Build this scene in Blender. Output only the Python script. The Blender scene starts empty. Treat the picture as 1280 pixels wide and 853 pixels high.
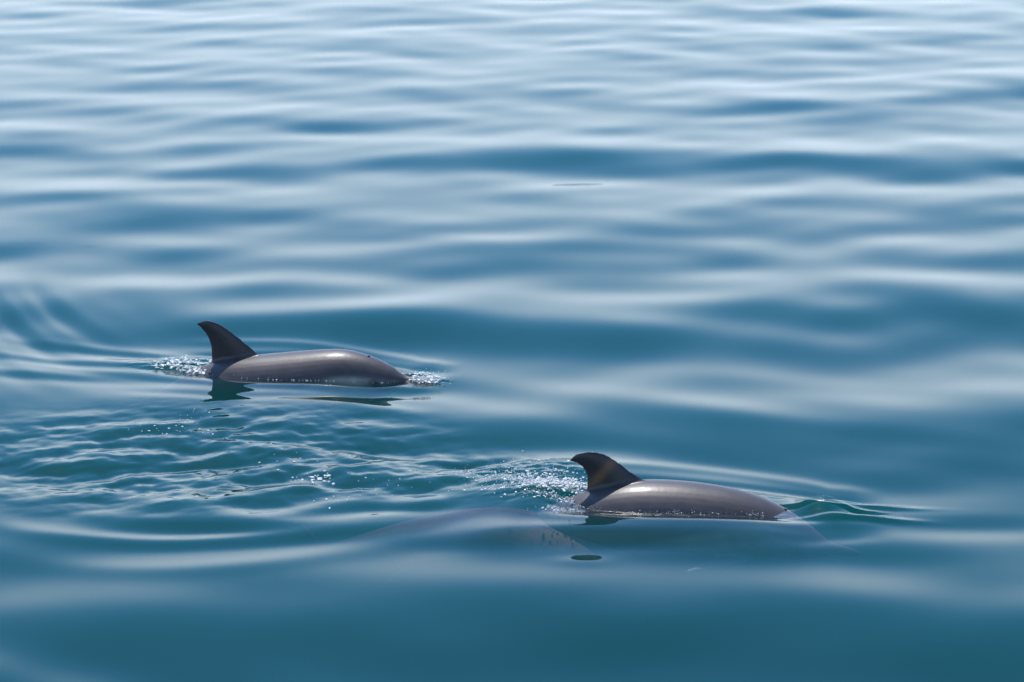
import bpy, bmesh, math, random
import numpy as np
from mathutils import Vector, Matrix

# ------------------------------------------------------------------ camera, sky, sun, exposure
S = bpy.context.scene
COL = S.collection
random.seed(7)
rng = np.random.default_rng(7)

CAM_H = 3.9                       # the lens is 3.9 m above the sea
FPX = 100.0 / 36.0 * 1280.0       # focal length in photograph pixels
PITCH = math.atan(876.5 / FPX)    # looking down at the animals
cd = bpy.data.cameras.new('camera')
cd.sensor_width = 36.0
cd.lens = 100.0
cd.clip_start = 0.1
cd.clip_end = 20000.0
cd.dof.use_dof = True
cd.dof.focus_distance = 14.0
cd.dof.aperture_fstop = 4.5
cam = bpy.data.objects.new('camera', cd)
COL.objects.link(cam)
cam.location = (0, 0, CAM_H)
cam.rotation_euler = (math.pi / 2 - PITCH, 0, 0)
S.camera = cam

SUN_EL, SUN_AZ = math.radians(63), math.radians(-16)     # azimuth from the view axis (+Y) to the right
SKY_STRENGTH, HAZE_Z, HAZE_RGB = 0.13, .25, (.74, .87, 1.04)
w = bpy.data.worlds.new('World')
S.world = w
w.use_nodes = True
nt = w.node_tree
sky = nt.nodes.new('ShaderNodeTexSky')
sky.sky_type = 'NISHITA'
sky.sun_disc = False
sky.sun_elevation = SUN_EL
sky.sun_rotation = SUN_AZ
sky.air_density = 1.0
sky.dust_density = 0.3
sky.ozone_density = 6.0
# pale haze bank low over the sea, the same all the way round
tcw = nt.nodes.new('ShaderNodeTexCoord')
spx = nt.nodes.new('ShaderNodeSeparateXYZ'); nt.links.new(tcw.outputs['Generated'], spx.inputs[0])


def wmath(op, a, b=None):
    n_ = nt.nodes.new('ShaderNodeMath'); n_.operation = op
    for i_, v_ in enumerate((a, b)):
        if v_ is None: continue
        if isinstance(v_, (int, float)): n_.inputs[i_].default_value = v_
        else: nt.links.new(v_, n_.inputs[i_])
    return n_.outputs[0]


elz = wmath('MAXIMUM', spx.outputs['Z'], 0.0)
hz = wmath('EXPONENT', wmath('MULTIPLY', wmath('POWER', wmath('DIVIDE', elz, HAZE_Z), 3.5), -1.0))
hmix = nt.nodes.new('ShaderNodeMix'); hmix.data_type = 'RGBA'
nt.links.new(wmath('MULTIPLY', hz, .95), hmix.inputs[0]); hs_ = nt.nodes.new('ShaderNodeHueSaturation'); hs_.inputs['Saturation'].default_value = 1.2; hs_.inputs['Hue'].default_value = .494
nt.links.new(sky.outputs[0], hs_.inputs['Color']); nt.links.new(hs_.outputs[0], hmix.inputs[6])
hmix.inputs[7].default_value = tuple(c_ / SKY_STRENGTH for c_ in HAZE_RGB) + (1,)
nt.links.new(hmix.outputs[2], nt.nodes['Background'].inputs[0])
nt.nodes['Background'].inputs[1].default_value = SKY_STRENGTH

sd = bpy.data.lights.new('sun', 'SUN')
sd.energy = 2.7
sd.angle = math.radians(0.53)
sd.color = (1.0, 0.95, 0.88)
sun = bpy.data.objects.new('sun', sd)
COL.objects.link(sun)
sdir = Vector((math.sin(SUN_AZ) * math.cos(SUN_EL), math.cos(SUN_AZ) * math.cos(SUN_EL), math.sin(SUN_EL)))
sun.rotation_euler = sdir.to_track_quat('Z', 'Y').to_euler()
sun.location = sdir * 100

S.view_settings.view_transform = 'Standard'
S.view_settings.look = 'None'
S.view_settings.exposure = 0.95
S.view_settings.gamma = 1.0
S.cycles.use_denoising = True
S.cycles.max_bounces = 8
S.cycles.transparent_max_bounces = 12
S.cycles.volume_bounces = 1
S.cycles.sample_clamp_indirect = 4.0
S.cycles.caustics_reflective = False
S.cycles.caustics_refractive = False

CP, SP = math.cos(PITCH), math.sin(PITCH)


def at(px, py, z=0.0):
    """photograph pixel -> point of the sea at height z"""
    a, b = (px - 640) / FPX, (426.5 - py) / FPX
    d = np.array([a, CP + b * SP, -SP + b * CP])
    t = (z - CAM_H) / d[2]
    return np.array([d[0] * t, d[1] * t, z])


def pxm(py):
    """photograph pixels per metre across, and per metre of depth, at that row"""
    D = at(640, py)[1]
    return FPX / math.hypot(D, CAM_H), FPX * CAM_H / (D * D + CAM_H * CAM_H)


# ------------------------------------------------------------------ helpers
def link(name, me, parent=None, mat=None):
    o = bpy.data.objects.new(name, me)
    COL.objects.link(o)
    if parent: o.parent = parent
    if mat: me.materials.append(mat)
    return o


def mesh_np(name, v, f, smooth=True):
    v = np.asarray(v, np.float32); f = np.asarray(f, np.int32)
    me = bpy.data.meshes.new(name)
    me.vertices.add(len(v)); me.vertices.foreach_set('co', v.ravel())
    k = f.shape[1]
    me.loops.add(f.size); me.loops.foreach_set('vertex_index', f.ravel())
    me.polygons.add(len(f))
    me.polygons.foreach_set('loop_start', np.arange(0, f.size, k, dtype=np.int32))
    me.polygons.foreach_set('loop_total', np.full(len(f), k, np.int32))
    me.polygons.foreach_set('use_smooth', np.full(len(f), smooth))
    me.update(calc_edges=True); me.validate()
    return me


def node_mat(name):
    m = bpy.data.materials.new(name)
    m.use_nodes = True
    return m, m.node_tree.nodes, m.node_tree.links, m.node_tree.nodes['Principled BSDF']


def sstep(a, b, x):
    t = np.clip((x - a) / (b - a), 0, 1)
    return t * t * (3 - 2 * t)


def spline(ts, xs, ys):
    """smooth interpolation through the stations (Catmull-Rom tangents)"""
    xs = np.asarray(xs, float); ys = np.asarray(ys, float)
    m = np.gradient(ys, xs)
    i = np.clip(np.searchsorted(xs, ts) - 1, 0, len(xs) - 2)
    h = xs[i + 1] - xs[i]; t = (ts - xs[i]) / h
    return ((2*t**3 - 3*t**2 + 1) * ys[i] + (t**3 - 2*t**2 + t) * h * m[i]
            + (-2*t**3 + 3*t**2) * ys[i + 1] + (t**3 - t**2) * h * m[i + 1])


# ------------------------------------------------------------------ placement of the three animals (s = metres behind the beak tip)
class Pose:
    def __init__(self, beak, tail, zplane, length, cs, cz, sway=0.0, roll=0.0):
        self.K = length / 2.1
        self.roll = roll
        b, t = at(*beak, zplane)[:2], at(*tail, zplane)[:2]
        self.o = b; d = t - b; self.u = d / np.hypot(*d)
        self.n = np.array([-self.u[1], self.u[0]])
        if self.n[1] > 0: self.n = -self.n          # n points to the viewer's side
        self.cs, self.cz, self.sway = cs, cz, sway

    def c(self, s):
        return spline(np.asarray(s, float), self.cs, self.cz)

    def put(self, s, lat, z):
        """body coordinates -> world; lat > 0 is the viewer's side"""
        s = np.asarray(s, float)
        lat = lat + self.sway * np.maximum(s - 1.2, 0) ** 2
        k = self.K
        x = self.o[0] + k * (self.u[0] * s + self.n[0] * lat)
        y = self.o[1] + k * (self.u[1] * s + self.n[1] * lat)
        return np.stack([x, y, k * z + self.c(s)], -1)

    def inv(self, x, y):
        dx, dy = x - self.o[0], y - self.o[1]
        s = (dx * self.u[0] + dy * self.u[1]) / self.K
        return s, (dx * self.n[0] + dy * self.n[1]) / self.K


LEFT = Pose((537, 471), (63, 449), 0, 2.12,
            [0, .12, .22, .30, .444, .7, .97, 1.22, 1.6, 2.2],
            [-.040, -.030, -.040, -.038, -.036, -.078, -.118, -.150, -.30, -.46])
RIGHT = Pose((1078, 641), (470, 624), 0, 2.21,
             [0, .12, .22, .29, .443, .656, .965, 1.2, 1.5, 2.2],
             [-.20, -.18, -.17, -.150, -.108, -.084, -.078, -.114, -.22, -.46], sway=-.25)
DEEP = Pose((890, 722), (340, 646), -.24, 2.1,
            [0, .3, .7, 1.0, 1.5, 2.2],
            [-.35, -.32, -.260, -.226, -.25, -.44], roll=1.55)

ST_S = [0, .03, .08, .14, .165, .20, .25, .32, .42, .60, .85, 1.0, 1.25, 1.5, 1.75, 1.92, 2.02, 2.10]
ST_T = [.008, .017, .023, .033, .050, .080, .106, .132, .155, .180, .190, .190, .166, .121, .076, .046, .030, .012]
ST_B = [.008, .017, .022, .030, .040, .055, .075, .102, .130, .165, .185, .180, .150, .105, .065, .040, .028, .012]
ST_W = [.008, .020, .027, .036, .050, .072, .094, .116, .140, .170, .185, .182, .146, .096, .052, .030, .020, .010]


def body_top(s): return spline(s, ST_S, ST_T)
def body_w(s): return spline(s, ST_S, ST_W)


# ------------------------------------------------------------------ the sea
def axis(core0, core1, step, grow, grow2, lim, far):
    c = list(np.arange(core0, core1 + step * .5, step))
    def run(sign, start):
        out, d, x = [], step, start
        while abs(x) < far:
            d *= grow if abs(x - start) < lim else grow2
            x += sign * d
            out.append(x)
        return out
    return c, run


def axis_x():
    c, run = axis(-2.95, 2.95, .0105, 1.022, 1.15, 6.0, 6000)
    r = run(1, c[-1]); l = run(-1, c[0])
    return np.array(l[::-1] + c + r)


def axis_y():
    c = list(np.arange(11.4, 17.3, .0115))
    up, y = [], c[-1]
    while y < 6000:
        y += max(.0115, .0026 * (y - 12.5)) if y < 62 else .06 * (y - 50)
        up.append(y)
    dn, y, d = [], c[0], .0115
    while y > -3000:
        d *= 1.03 if y > 9 else 1.25
        d = min(d, .03) if y > 9.3 else d
        y -= d
        dn.append(y)
    return np.array(dn[::-1] + c + up)


def waves(X, Y):
    """random swell: many long-crested components, each dropped where the sheet is too coarse for it"""
    Z = np.zeros_like(X)
    r = np.random.default_rng(31)
    D = np.hypot(X, Y)
    cell = np.maximum(.0115, .0026 * np.maximum(D - 12.5, 0)) + np.where(D > 62, D * .2, 0)
    N = 80
    for i in range(N):
        lam = .52 * (3.9 / .52) ** ((i + r.random()) / N)
        ang = r.normal(0.16, .85) + (math.pi / 2)
        slope = .0150 * (1.0 if lam > .95 else .45 + .55 * (lam - .52) / .43)
        if lam > 3: slope *= .8
        k = 2 * math.pi / lam
        ph = r.random() * 6.283
        fade = sstep(3.0, 6.0, lam / cell)
        Z += fade * slope / k * np.sin(k * (X * math.cos(ang) + Y * math.sin(ang)) + ph)
    return Z


# (column, row, half width, half height) in photograph pixels of a tilted patch of sea; slope > 0 faces the viewer; turn = drop to the right per column
BANDS = [
    (860, 205, 330, 20, .085, .02), (560, 200, 130, 15, .05, .0), (1120, 210, 130, 14, .04, .05),
    (250, 315, 90, 14, .06, 0), (500, 300, 60, 9, .05, .03), (200, 262, 260, 26, .045, .02),
    (300, 408, 260, 34, .10, .03), (20, 410, 80, 14, .05, .3), (1160, 322, 160, 20, .07, .02), (860, 332, 170, 13, .05, .0),
    (690, 420, 260, 26, .075, .04), (1150, 400, 200, 40, .06, .05),
    (620, 552, 110, 13, .06, .02), (880, 570, 170, 20, .08, .13), (1210, 606, 140, 26, .055, .05),
    (900, 815, 460, 75, .10, 0), (360, 735, 260, 26, .03, .03),
    (30, 840, 190, 36, -.13, .18), (1220, 668, 120, 14, -.05, 0), (560, 500, 160, 22, -.055, .15),
    (880, 505, 230, 18, -.06, .13), (1130, 560, 160, 14, -.04, .10), (300, 352, 320, 14, -.05, .0),
    (800, 372, 260, 16, -.05, .03), (130, 232, 260, 12, -.05, 0), (660, 300, 200, 10, -.04, 0),
    (1000, 470, 180, 14, -.03, .08), (600, 640, 90, 10, -.05, .0), (1150, 640, 80, 10, -.03, .0), (508, 636, 40, 7, .22, .0), (800, 686, 210, 14, .07, .03),
    (752, 681, 110, 10, .15, 0), (800, 658, 110, 8, -.12, .02), (290, 492, 90, 20, -.09, .06), (470, 478, 70, 16, .12, .0), (470, 507, 50, 10, -.13, .12), (727, 703, 26, 8, -.085, 0), (230, 556, 260, 36, .045, .02), (1190, 672, 120, 20, -.06, 0),
]


def bands(X, Y):
    Z = np.zeros_like(X)
    for (px, py, wx, wy, sl, turn) in BANDS:
        c = at(px, py); sx, sy = pxm(py)
        sgx, sgy = wx / sx, wy / sy * .75
        u = X - c[0]
        v = Y - c[1] + u * (turn * sx / sy)
        g = np.exp(-.5 * (u / sgx) ** 2 - .5 * (v / sgy) ** 2)
        Z += .72 * sl * v * g
    return Z


def patch(X, Y, px, py, wx, wy, p=2.0):
    c = at(px, py); sx, sy = pxm(py)
    return np.exp(-(((X - c[0]) * sx / wx) ** 2 + ((Y - c[1]) * sy / wy) ** 2) ** (p / 2))


def chop(X, Y, seed, lam0, lam1, n, slope, ang0=math.pi / 2, spread=1.2):
    r = np.random.default_rng(seed)
    Z = np.zeros_like(X)
    for i in range(n):
        lam = lam0 * (lam1 / lam0) ** ((i + r.random()) / n)
        a = r.normal(ang0, spread); k = 2 * math.pi / lam
        ph = r.random() * 6.283
        wob = .6 * np.sin(X * r.uniform(1.5, 5) + r.random() * 6) + .6 * np.sin(Y * r.uniform(1.5, 5) + r.random() * 6)
        s = np.sin(k * (X * math.cos(a) + Y * math.sin(a)) + ph + wob)
        Z += slope / k * (s + .35 * np.cos(2 * (k * (X * math.cos(a) + Y * math.sin(a)) + ph + wob)))
    return Z


def near_detail(X, Y):
    """wake, rings and broken water round the animals (only the finely meshed part of the sheet)"""
    Z = np.zeros_like(X)
    # roiled patch between the animals
    m = patch(X, Y, 240, 572, 320, 60, 4) + .9 * patch(X, Y, 560, 595, 150, 26, 3)
    m = np.clip(m, 0, 1)
    Z += m * (chop(X, Y, 5, .17, .75, 18, .034, 1.45, .75) + chop(X, Y, 6, .06, .22, 18, .017, 1.5, 1.0))
    # rings spreading from it
    c = at(300, 575)
    R = np.hypot(X - c[0], Y - c[1]); th = np.arctan2(c[1] - Y, X - c[0])
    win = np.exp(-((th - 1.45) / .75) ** 2)
    for (r0, wd, sl) in ((1.12, .08, .32), (1.36, .07, .28), (.86, .09, .28), (.60, .10, .22), (1.66, .09, .08)):
        v = R - r0 - .10 * np.sin(th * 3 + r0 * 5)
        Z += win * sl * wd * .9 * np.exp(-.5 * (v / wd) ** 2)
    # slanting wake lines at the left edge
    c = at(40, 412)
    u, v = X - c[0], Y - c[1]
    q = u * .915 + v * .40 - .055 * (v - .4) ** 2 + .05 * np.sin(v * 2.1 + u * 3) + .05 * np.sin(u * 4.7 + 1)
    lam = .40
    train = np.sin(q * 2 * math.pi / lam) + .35 * np.sin(q * 4 * math.pi / lam + .8)
    env = np.exp(-((u + .05) / .50) ** 2 - ((v - .1) / 1.35) ** 2) * (.75 + .25 * np.sin(v * 3.1 + u * 2))
    Z += env * .11 * lam / (2 * math.pi) * train
    for (px, py, wx, wy, sl, turn) in ((170, 440, 90, 4, .10, .10), (120, 452, 110, 4, .09, .06), (60, 470, 90, 5, .08, .04), (190, 470, 80, 4, .07, .08)):
        c = at(px, py); sx, sy = pxm(py)
        u = X - c[0]; v = Y - c[1] + u * (turn * sx / sy)
        Z += sl * v * np.exp(-.5 * (u * sx / wx) ** 2 - .5 * (v * sy / wy) ** 2)
    # bow and shoulder waves that hug the bodies
    for P, hs, fr in ((LEFT, .020, 1), (RIGHT, .020, 2)):
        s, lat = P.inv(X, Y)
        ss = np.clip(s, 0, 2.1)
        half = body_w(ss)
        al = np.abs(lat)
        dist = al - half
        along = sstep(-.15, .1, s) * (1 - sstep(1.2, 1.7, s))
        side = np.where(lat > 0, -.55, .55)
        Z += along * hs * side * np.exp(-(np.maximum(dist, 0) / .055) ** 2)
        Z -= along * hs * side * .9 * np.exp(-((dist - .17) / .075) ** 2)
        Z += along * hs * side * .5 * np.exp(-((dist - .36 - .1 * s) / .08) ** 2)
        # little ripples running back from the contact line
        fine = chop(X, Y, 40 + fr, .035, .09, 10, .022, 1.2, .8)
        Z += along * fine * np.exp(-(np.maximum(dist, -.06) / .05) ** 2) * (1.0 if fr == 2 else .45)
        # broken water behind the fin
        bk = np.exp(-((s - 1.42) / .20) ** 2 - ((lat + .04 * fr) / .15) ** 2)
        Z += bk * (chop(X, Y, 60 + fr, .04, .16, 14, .085, 1.3, 1.0) + .012)
    # sheet of water lifted by the head of the diving one, running down its near flank
    s, lat = RIGHT.inv(X, Y)
    Z += .060 * np.exp(-((s - .17) / .10) ** 2 - (lat / .10) ** 2)
    Z += .020 * np.exp(-((s - .05) / .22) ** 2 - ((np.abs(lat) - .10 - .25 * np.maximum(s, 0)) / .035) ** 2)
    Z += .040 * np.exp(-((lat - .50) / .25) ** 2) * sstep(.1, .5, s) * (1 - sstep(1.5, 1.9, s))
    Z += .034 * np.exp(-((s - 1.42) / .14) ** 2 - ((lat - .08) / .18) ** 2)
    edge = np.exp(-((lat - .165) / .035) ** 2) * sstep(.35, .6, s) * (1 - sstep(1.15, 1.3, s))
    Z += edge * (.010 + chop(X, Y, 71, .03, .08, 12, .05, 1.0, 1.1))
    s, lat = DEEP.inv(X, Y)                                # the swell humps over the one below the surface
    Z += .030 * np.exp(-((s - 1.0) / .5) ** 2 - (lat / .30) ** 2)
    s, lat = LEFT.inv(X, Y)
    Z += .016 * np.exp(-((s - .06) / .08) ** 2 - (lat / .05) ** 2)
    Z += .011 * np.exp(-((lat - .50) / .28) ** 2) * sstep(-.1, .3, s) * (1 - sstep(1.1, 1.5, s))
    # splash patch behind the right fin
    m2 = patch(X, Y, 660, 596, 75, 17, 3)
    Z += m2 * (.012 + chop(X, Y, 81, .045, .20, 18, .060, 1.3, 1.1))
    return Z


def sea_height(X, Y):
    Z = waves(X, Y) * (.47 - .10 * sstep(15, 26, Y)) + bands(X, Y)
    box = (X > -3.6) & (X < 3.6) & (Y > 10.2) & (Y < 18.5)
    if box.any():
        Z[box] += near_detail(X[box], Y[box])
    return Z


xs, ys = axis_x(), axis_y()
X, Y = np.meshgrid(xs, ys)
Z = sea_height(X, Y)
fl = sstep(3000, 900, np.hypot(X, Y))
Z *= fl
nx, ny = len(xs), len(ys)


def blur(A, w, axis):
    c_ = np.cumsum(np.concatenate([np.repeat(A.take([0], axis), w + 1, axis), A, np.repeat(A.take([-1], axis), w, axis)], axis), axis)
    n_ = A.shape[axis]
    return (c_.take(range(2 * w + 1, 2 * w + 1 + n_), axis) - c_.take(range(0, n_), axis)) / (2 * w + 1)


# ease the steepest backs of the far swell, which would otherwise mirror the next wave
for it in range(3):
    sl = np.gradient(Z, axis=0) / np.gradient(ys)[:, None]
    ex = np.clip((-.40 * CAM_H / np.maximum(Y, 5) - sl) / .02, 0, 1) * sstep(16.4, 17.4, Y) * (Y < 70)
    mk = np.clip(blur(blur(ex, 14, 0), 26, 1) * 5, 0, 1)
    mk = blur(blur(mk, 10, 0), 16, 1)
    Zs = blur(blur(Z, 12, 0), 12, 0)
    Z = Z * (1 - .8 * mk) + Zs * .8 * mk
V = np.stack([X, Y, Z], -1).reshape(-1, 3)
ii = np.arange(nx * ny).reshape(ny, nx)
F = np.stack([ii[:-1, :-1], ii[:-1, 1:], ii[1:, 1:], ii[1:, :-1]], -1).reshape(-1, 4)
# closed body of water: skirt and bed
ring = np.concatenate([ii[0, :], ii[1:, -1], ii[-1, -2::-1], ii[-2:0:-1, 0]])
base = V[ring].copy(); base[:, 2] = -9.0
o = len(V)
V = np.concatenate([V, base, np.array([[0, 14, -9.0]])])
n = len(ring)
a = np.arange(n); b = (a + 1) % n
skirt = np.stack([ring[b], ring[a], o + a, o + b], -1)
bed = np.stack([o + b, o + a, np.full(n, o + n), np.full(n, o + n)], -1)
me = mesh_np('sea', V, np.concatenate([F, skirt]))
bm = bmesh.new(); bm.from_mesh(me); bm.verts.ensure_lookup_table()
for i in range(n):
    bm.faces.new((bm.verts[o + i], bm.verts[o + n], bm.verts[o + (i + 1) % n]))
bm.to_mesh(me); bm.free()

m, N, L, bs = node_mat('sea_water')
N.remove(bs)
out = N['Material Output']
geo = N.new('ShaderNodeNewGeometry')
fr = N.new('ShaderNodeFresnel'); fr.inputs['IOR'].default_value = 1.333
sel = N.new('ShaderNodeMix'); sel.data_type = 'FLOAT'
L.new(geo.outputs['Backfacing'], sel.inputs[0]); L.new(fr.outputs[0], sel.inputs[2]); sel.inputs[3].default_value = .04
tr = N.new('ShaderNodeBsdfTransparent')
gl = N.new('ShaderNodeBsdfGlossy'); gl.inputs['Roughness'].default_value = .02
mx = N.new('ShaderNodeMixShader')
L.new(sel.outputs[0], mx.inputs[0]); L.new(tr.outputs[0], mx.inputs[1]); L.new(gl.outputs[0], mx.inputs[2])
L.new(mx.outputs[0], out.inputs['Surface'])
vs = N.new('ShaderNodeVolumePrincipled')
vs.inputs['Color'].default_value = (.001, .145, .132, 1)
vs.inputs['Density'].default_value = 1.6
vs.inputs['Anisotropy'].default_value = 0.0
L.new(vs.outputs[0], out.inputs['Volume'])
sea = link('sea', me, None, m)
sea['kind'] = 'structure'
sea['label'] = 'calm blue teal sea with smooth swell and wake ripples'


# ------------------------------------------------------------------ dolphins
LEFT_FIN = ([(0, 0), (-.088, .08), (-.162, .142), (-.22, .184), (-.283, .209), (-.337, .206)],
            [(-.26, 0), (-.259, .035), (-.262, .075), (-.274, .115), (-.303, .166), (-.337, .206)])
RIGHT_FIN = ([(0, 0), (-.07, .048), (-.13, .1), (-.19, .14), (-.25, .157), (-.300, .154), (-.324, .133)],
             [(-.253, -.01), (-.250, .02), (-.249, .051), (-.258, .078), (-.272, .098), (-.297, .120), (-.324, .133)])


def tube(bm, rings):
    """closed surface through rings of points"""
    rows = [[bm.verts.new(p) for p in r] for r in rings]
    k = len(rows[0])
    for A, B in zip(rows[:-1], rows[1:]):
        for j in range(k):
            bm.faces.new((A[j], A[(j + 1) % k], B[(j + 1) % k], B[j]))
    bm.faces.new(rows[0][::-1]); bm.faces.new(rows[-1])


def blade(bm, lead, trail, place, thick, n=26):
    """fin: airfoil sections between a leading and a trailing edge"""
    t = np.linspace(0, 1, n)
    def samp(P):
        P = np.array(P, float)
        d = np.r_[0, np.cumsum(np.hypot(*np.diff(P, axis=0).T))]; d /= d[-1]
        return np.stack([spline(t, d, P[:, 0]), spline(t, d, P[:, 1])], -1)
    A, B = samp(lead), samp(trail)
    rings = []
    for i in range(n):
        ch = np.hypot(*(A[i] - B[i]))
        th = max(.006, thick * (1 - t[i]) ** .7) * min(1, ch / .05 + .15)
        r = []
        for q in np.linspace(0, 2 * math.pi, 20, endpoint=False):
            cx = .5 - .5 * math.cos(q)                    # 0 lead .. 1 trail
            hy = math.sin(q) * th * (.42 * math.sqrt(max(cx, 0)) * (1 - cx) * 2.6 + .10)
            p = A[i] + (B[i] - A[i]) * cx
            r.append(place(p[0], p[1], hy))
        rings.append(r)
    tube(bm, rings)


def rest_body(fin, flippers=True):
    """straight animal: x = -s, y lateral, z up"""
    bm = bmesh.new()
    ss = np.r_[np.linspace(0, .35, 36), np.linspace(.37, 2.1, 60)]
    T, Bt, W = spline(ss, ST_S, ST_T), spline(ss, ST_S, ST_B), spline(ss, ST_S, ST_W)
    rings = []
    for s, t, b_, w_ in zip(ss, T, Bt, W):
        r = []
        for q in np.linspace(0, 2 * math.pi, 40, endpoint=False):
            cy, cz = math.cos(q), math.sin(q)
            r.append((-s, w_ * cy, (t if cz > 0 else b_) * cz))
        rings.append(r)
    tube(bm, rings)
    s0 = .935
    zb = float(body_top(np.array([s0 + .12]))[0]) - .006
    lead, trail = fin
    lead = [(lead[0][0] + .05, -.05)] + list(lead); trail = [(trail[0][0], -.07)] + list(trail)
    blade(bm, lead, trail, lambda x, z, y: (-s0 + x * 1.10, y, zb + z * 1.12), .046)
    for sg in (-1, 1):                                     # flippers, swept back and down
        lf = [(.09, 0), (.02, .08), (-.09, .155), (-.19, .205), (-.26, .225)]
        tf = [(-.07, 0), (-.11, .06), (-.165, .12), (-.22, .18), (-.26, .225)]
        if flippers: blade(bm, lf, tf, lambda x, z, y, sg=sg: (-.53 + x, sg * (.105 + z * .85), -.075 - z * .25 + y), .036)
        lk = [(.09, 0), (.03, .08), (-.05, .17), (-.11, .235), (-.145, .27)]    # flukes
        tk = [(-.05, 0), (-.035, .08), (-.06, .16), (-.10, .225), (-.145, .27)]
        blade(bm, lk, tk, lambda x, z, y, sg=sg: (-2.06 + x, sg * (z - .004), y), .036)
    me = bpy.data.meshes.new('rest')
    bm.normal_update(); bm.to_mesh(me); bm.free()
    ob = bpy.data.objects.new('rest', me); COL.objects.link(ob)
    md = ob.modifiers.new('r', 'REMESH'); md.mode = 'VOXEL'; md.voxel_size = .0058; md.use_smooth_shade = True
    sm = ob.modifiers.new('s', 'SMOOTH'); sm.factor = .5; sm.iterations = 11
    ev = ob.evaluated_get(bpy.context.evaluated_depsgraph_get())
    m2 = bpy.data.meshes.new_from_object(ev)
    bpy.data.objects.remove(ob); bpy.data.meshes.remove(me)
    m2.polygons.foreach_set('use_smooth', np.ones(len(m2.polygons), bool))
    return m2


def vnoise(P, scale, seed):
    r = np.random.default_rng(seed); out = np.zeros(len(P))
    for i in range(10):
        k = r.normal(0, 1, 3) * scale
        out += np.sin(P @ k + r.random() * 6.28 + 1.3 * np.sin(P @ (k[::-1] * .6) + i))
    return out / 4


def coat(P, brown, plain=False):
    """the animal's own colouring: dark back and fin, tan side patch, cream belly"""
    s, y, z = -P[:, 0], P[:, 1], P[:, 2]
    top = spline(np.clip(s, 0, 2.1), ST_S, ST_T); bot = spline(np.clip(s, 0, 2.1), ST_S, ST_B)
    h = np.where(z > 0, z / top, z / bot)                  # -1 belly .. 1 back
    back = np.array([.060, .049, .050]); tan = np.array([.30, .29, .245]); belly = np.array([.32, .31, .30])
    n1 = vnoise(P, 14, 3)
    line = .30 + .06 * n1 * .3 - .55 * np.exp(-((s - 1.0) / .33) ** 2)    # the cape dips below the fin
    a = sstep(line + .12, line - .10, h)
    patch_ = np.exp(-(np.maximum(s - .62, 0) / .40) ** 4) * sstep(.26, .40, s)
    tn = tan[None] * patch_[:, None] + (1 - patch_[:, None]) * np.array([.08, .076, .078])
    C = back[None] * (1 - a[:, None]) + tn * a[:, None]
    b_ = sstep(-.45, -.75, h)
    C = C * (1 - b_[:, None]) + belly * b_[:, None]
    fin = sstep(-.004, .032, z - top + .012 * n1) * (s > .9) * (s < 1.5)
    fc = np.array([.020, .018, .022])
    fcol = np.tile(fc, (len(P), 1))
    if brown:  # brownish sheen of light on the fin, painted into its colour as a streak
        fz = (z - top); fx = s - .935
        sheen = np.exp(-((fz - .105 + .9 * (fx - .16)) / .035) ** 2) * (.8 + .25 * vnoise(P, 22, 9))
        sheen = np.clip(sheen, 0, 1) * sstep(0, .03, fz)
        fcol = fcol * (1 - sheen[:, None]) + np.array([.15, .080, .040]) * sheen[:, None]
    C = C * (1 - fin[:, None]) + fcol * fin[:, None]
    dark = ((np.abs(y) > .165) & (s < 1) & (z < -.07)) | ((s > 1.95) & (np.abs(y) > .04))   # flippers and flukes
    C[dark] = (.12, .115, .12)
    eye = np.exp(-(((s - .275) / .03) ** 2 + ((h - .0) / .22) ** 2)) * (np.abs(y) > .05)
    C *= 1 - .75 * eye[:, None]
    r = np.random.default_rng(77)
    for _ in range(26):                                    # old tooth rakes and scratches
        s1, h1, sl_, ln = r.uniform(.3, 1.6), r.uniform(-.2, .95), r.uniform(-2.5, 2.5), r.uniform(.03, .10)
        sd_ = r.choice([-1, 1])
        u_ = (s - s1); d_ = np.abs(h - h1 - sl_ * u_) / math.hypot(1, sl_ * .2) * .17
        k_ = np.exp(-(d_ / .0026) ** 2) * sstep(ln, ln * .3, np.abs(u_)) * (y * sd_ > 0) * (1 - fin)
        C = C * (1 - .2 * k_[:, None]) + np.array([.10, .095, .095]) * .2 * k_[:, None]
    C *= (1 + .16 * vnoise(P, 9, 4) + .09 * vnoise(P, 60, 5))[:, None]
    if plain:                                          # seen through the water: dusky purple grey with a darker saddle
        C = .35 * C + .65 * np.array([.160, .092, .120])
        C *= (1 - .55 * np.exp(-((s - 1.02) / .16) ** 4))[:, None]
    return np.clip(C, .004, 1)


def skin_mat(name, wet):
    m, N, L, b = node_mat(name)
    at_ = N.new('ShaderNodeAttribute'); at_.attribute_name = 'coat'
    tc = N.new('ShaderNodeTexCoord')
    no = N.new('ShaderNodeTexNoise'); no.inputs['Scale'].default_value = 55; no.inputs['Detail'].default_value = 5
    L.new(tc.outputs['Object'], no.inputs['Vector'])
    mp = N.new('ShaderNodeMapRange'); mp.inputs[3].default_value = .36 if wet else .8; mp.inputs[4].default_value = .54 if wet else .95
    L.new(no.outputs[0], mp.inputs[0]); L.new(mp.outputs[0], b.inputs['Roughness'])
    bp = N.new('ShaderNodeBump'); bp.inputs['Strength'].default_value = .12; bp.inputs['Distance'].default_value = .004
    L.new(no.outputs[0], bp.inputs['Height']); L.new(bp.outputs[0], b.inputs['Normal'])
    L.new(at_.outputs['Color'], b.inputs['Base Color'])
    b.inputs['Specular IOR Level'].default_value = .36 if wet else .02     # skin under water has next to no gloss
    b.inputs['Coat Weight'].default_value = .16 if wet else 0; b.inputs['Coat Roughness'].default_value = .22; b.inputs['Coat IOR'].default_value = 1.33
    return m


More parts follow.
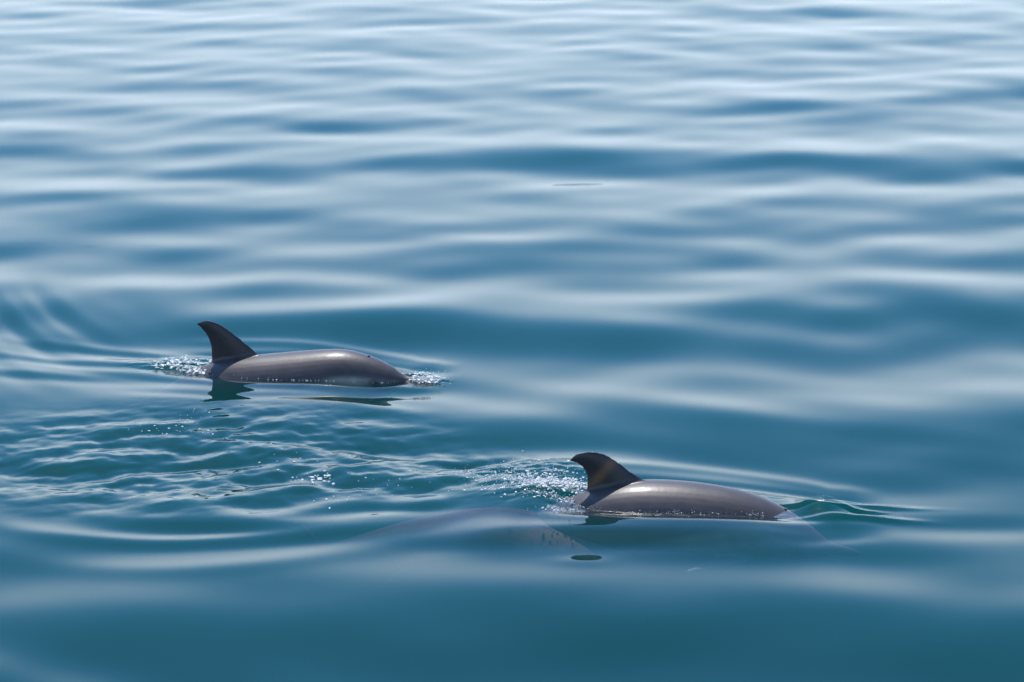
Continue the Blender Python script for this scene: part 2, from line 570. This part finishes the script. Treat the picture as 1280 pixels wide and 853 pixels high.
SKIN = skin_mat('wet_dolphin_skin', True)
SKIN_DEEP = skin_mat('submerged_dolphin_skin', False)
me_, N_, L_, B_ = node_mat('dark_eye')
B_.inputs['Base Color'].default_value = (.006, .005, .005, 1); B_.inputs['Roughness'].default_value = .08
EYE = me_


def ball(name, r, seg=14, sc=(1, 1, 1)):
    bm = bmesh.new(); bmesh.ops.create_uvsphere(bm, u_segments=seg, v_segments=seg // 2 + 1, radius=r)
    for v in bm.verts: v.co = Vector((v.co.x * sc[0], v.co.y * sc[1], v.co.z * sc[2]))
    for f in bm.faces: f.smooth = True
    me = bpy.data.meshes.new(name); bm.to_mesh(me); bm.free()
    return me


def dolphin(P, fin, brown, label, plain=False):
    me = rest_body(fin, not plain)
    co = np.empty(len(me.vertices) * 3, np.float32); me.vertices.foreach_get('co', co)
    R = co.reshape(-1, 3).astype(float)
    C = coat(R, brown, plain)
    ca = me.color_attributes.new('coat', 'FLOAT_COLOR', 'POINT')
    ca.data.foreach_set('color', np.c_[C, np.ones(len(C))].astype(np.float32).ravel())
    org = P.put(np.array([1.0]), 0, np.array([0.0]))[0]
    # the viewer's side is local -y when the animal swims to the right
    lat_, up_ = -R[:, 1], R[:, 2]
    cr, sr = math.cos(P.roll), math.sin(P.roll)              # roll > 0 turns the back away from the viewer
    lat_, up_ = lat_ * cr - up_ * sr, lat_ * sr + up_ * cr
    W = P.put(-R[:, 0], lat_, up_) - org
    me.vertices.foreach_set('co', W.astype(np.float32).ravel()); me.update()
    me.name = 'body'
    root = bpy.data.objects.new('dolphin', None); COL.objects.link(root)
    root.location = org
    root['label'] = label; root['category'] = 'dolphin'; root['group'] = 'dolphins swimming to the right'
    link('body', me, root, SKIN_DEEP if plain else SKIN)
    for sg in (-1, 1):
        e = link('eye', ball('eye', .012), root, EYE)
        el, eu = sg * .099, .004
        e.location = P.put(np.array([.275]), el * cr - eu * sr, np.array([el * sr + eu * cr]))[0] - org
    bt = body_top(np.array([.335])) - .001
    b = link('blowhole', ball('blowhole', .018, 14, (.45, 1, .35)), root, EYE)
    b.location = P.put(np.array([.335]), -bt * sr, bt * cr)[0] - org
    b.rotation_euler = (-P.roll, 0, math.atan2(P.u[1], P.u[0]))
    return root


dolphin(LEFT, LEFT_FIN, False, 'grey dolphin further back with its head and blowhole out of the water')
dolphin(RIGHT, RIGHT_FIN, True, 'grey dolphin with hooked brown tinged fin, its head dipping under the water')
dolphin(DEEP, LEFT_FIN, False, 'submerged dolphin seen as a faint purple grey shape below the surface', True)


# ------------------------------------------------------------------ splashes
def foam_mat():
    m, N, L, b = node_mat('white_spray')
    b.inputs['Base Color'].default_value = (.88, .87, .84, 1)
    b.inputs['Roughness'].default_value = .15
    b.inputs['Transmission Weight'].default_value = .15
    b.inputs['IOR'].default_value = 1.333
    b.inputs['Subsurface Weight'].default_value = .5
    b.inputs['Subsurface Radius'].default_value = (1, 1, 1); b.inputs['Subsurface Scale'].default_value = .012
    return m


FOAM = foam_mat()
bmI = bmesh.new(); bmesh.ops.create_icosphere(bmI, subdivisions=1, radius=1)
ICO_V = np.array([v.co[:] for v in bmI.verts]); ICO_F = np.array([[v.index for v in f.verts] for f in bmI.faces]); bmI.free()


def spray(name, drops, label, froth=None):
    """one splash: droplets and lumps (x, y, z, radius)"""
    Vs, Fs = [], []
    for i, (x, y, z, r) in enumerate(drops):
        sc = r * rng.uniform(.6, 1.4, 3) * ((1.5, 1.5, .6) if r > .003 else (1, 1, 1))
        jit = 1 + rng.normal(0, .12, (len(ICO_V), 1))
        Vs.append(ICO_V * sc * jit + (x, y, z)); Fs.append(ICO_F + i * len(ICO_V))
    V_, F_ = np.concatenate(Vs), np.concatenate(Fs)
    if froth:                                              # lumps that run together into torn froth
        a_, b_ = [], []
        for i, (x, y, z, r) in enumerate(froth):
            sc = r * np.array([1.5, 1.5, .55]) * rng.uniform(.6, 1.4, 3)
            a_.append(ICO_V * sc * (1 + rng.normal(0, .1, (len(ICO_V), 1))) + (x, y, z)); b_.append(ICO_F + i * len(ICO_V))
        ob = bpy.data.objects.new('froth', mesh_np('froth', np.concatenate(a_), np.concatenate(b_))); COL.objects.link(ob)
        md = ob.modifiers.new('r', 'REMESH'); md.mode = 'VOXEL'; md.voxel_size = .0022
        sm = ob.modifiers.new('s', 'SMOOTH'); sm.factor = .5; sm.iterations = 2
        m2 = bpy.data.meshes.new_from_object(ob.evaluated_get(bpy.context.evaluated_depsgraph_get()))
        m2.calc_loop_triangles()
        co = np.empty(len(m2.vertices) * 3, np.float32); m2.vertices.foreach_get('co', co)
        tri = np.empty(len(m2.loop_triangles) * 3, np.int32); m2.loop_triangles.foreach_get('vertices', tri)
        bpy.data.objects.remove(ob)
        F_ = np.concatenate([F_, tri.reshape(-1, 3) + len(V_)]); V_ = np.concatenate([V_, co.reshape(-1, 3)])
    o = link(name, mesh_np(name, V_, F_), None, FOAM)
    o['kind'] = 'stuff'; o['label'] = label
    return o


def h_at(x, y):
    return sea_height(np.atleast_1d(np.array(x, float)), np.atleast_1d(np.array(y, float)))


def scatter(P, n, s0, ss, l0, ls, up, r0, r1, zoff=0.0):
    s = rng.normal(s0, ss, n); lat = rng.normal(l0, ls, n)
    p = P.put(s, lat, np.zeros(n))
    z = h_at(p[:, 0], p[:, 1]) + zoff + np.abs(rng.exponential(up, n))
    r = r0 * (r1 / r0) ** (rng.random(n) ** 2.2)
    return [(a, b, c, d) for a, b, c, d in zip(p[:, 0], p[:, 1], z, r)]


spray('splash', scatter(LEFT, 420, .02, .040, 0.02, .022, .010, .0010, .0085) + scatter(LEFT, 90, -.03, .05, 0, .04, .014, .0008, .0035),
      'white splash at the beak of the further dolphin',
      scatter(LEFT, 200, .015, .035, 0.02, .018, .006, .003, .008))
spray('splash', scatter(LEFT, 480, 1.36, .09, .01, .028, .009, .001, .008) + scatter(LEFT, 140, 1.24, .05, .075, .016, .004, .001, .009),
      'white foam trailing behind the fin of the further dolphin',
      scatter(LEFT, 240, 1.37, .085, .01, .022, .004, .0025, .008) + scatter(LEFT, 60, 1.24, .05, .075, .012, .002, .003, .009))
spray('splash', scatter(RIGHT, 1500, 1.37, .10, -.13, .06, .016, .0006, .0060) + scatter(RIGHT, 800, 1.52, .16, -.24, .09, .018, .0006, .0040)
      + scatter(RIGHT, 300, 1.34, .09, .06, .03, .006, .0008, .006),
      'sparkling spray behind the hooked fin of the nearer dolphin',
      scatter(RIGHT, 240, 1.36, .08, -.11, .045, .008, .002, .006) + scatter(RIGHT, 200, 1.42, .14, -.02, .012, .003, .002, .005))


def contact(P, s):
    """lateral offset on the viewer's side where the body meets the water"""
    top = float(body_top(np.array([s]))[0]); bt = float(spline(np.array([s]), ST_S, ST_B)[0]); w_ = float(body_w(np.array([s]))[0])
    z = -float(P.c(np.array([s]))[0]) / P.K
    q = z / (top if z > 0 else bt)
    return w_ * math.sqrt(max(0, 1 - q * q))


def beads(P, n, s0, s1, r0, r1, spread, up):
    out = []
    for _ in range(n):
        s = rng.uniform(s0, s1)
        if rng.random() > .25 + .75 * (.5 + .5 * math.sin(s * 23 + 2 * math.sin(s * 9))) ** 2: continue
        lat = contact(P, s) + rng.normal(0.006, spread)
        p = P.put(np.array([s]), lat, np.zeros(1))[0]
        z = float(h_at(p[0], p[1])[0]) + rng.exponential(up)
        out.append((p[0], p[1], z, r0 * (r1 / r0) ** (rng.random() ** 2)))
    return out


spray('water_beads', beads(LEFT, 190, .12, 1.2, .0008, .0035, .006, .001) + beads(LEFT, 60, .85, 1.15, .001, .006, .010, .005),
      'white water beads along the waterline of the further dolphin')
spray('water_beads', beads(RIGHT, 520, .42, 1.24, .0007, .0026, .014, .006),
      'glinting water film beads along the flank of the nearer dolphin')


def loose(n, px, py, wx, wy, r0, r1, up=.002):
    out = []
    for _ in range(n):
        p = at(px + rng.normal(0, wx), py + rng.normal(0, wy))
        z = float(h_at(p[0], p[1])[0]) + rng.exponential(up)
        out.append((p[0], p[1], z, r0 * (r1 / r0) ** (rng.random() ** 2)))
    return out


spray('bubbles', loose(26, 402, 600, 9, 4, .003, .010) + loose(10, 380, 598, 12, 4, .002, .006) + loose(14, 360, 580, 40, 14, .002, .005)  # white grains here also stand in for sun glints on the roil
      + loose(8, 430, 632, 30, 8, .002, .006) + loose(30, 212, 540, 25, 3, .002, .005) + loose(10, 245, 520, 10, 4, .002, .004)
      + loose(16, 470, 605, 40, 6, .0015, .004),
      'loose white bubbles and modelled sun glints on the roiled water between the dolphins')
spray('bubbles', loose(60, 694, 648, 14, 2, .0015, .005), 'small patch of bubbles below the hooked fin')
# drip from the hooked fin and beads on its flank
tip = RIGHT.put(np.array([.935 + .322 * 1.1]), 0.0, np.array([float(body_top(np.array([1.085]))[0]) + .142]))[0]
drops = [(tip[0], tip[1] - .004, tip[2] + .006, .006), (tip[0] - .003, tip[1] - .004, tip[2] - .015, .0025), (tip[0] - .005, tip[1] - .004, tip[2] - .027, .003),
         (tip[0] - .006, tip[1] - .004, tip[2] - .043, .004), (tip[0] - .06, tip[1], tip[2] - .03, .004)]
spray('water_beads', drops, 'water dripping from the tip of the hooked fin')
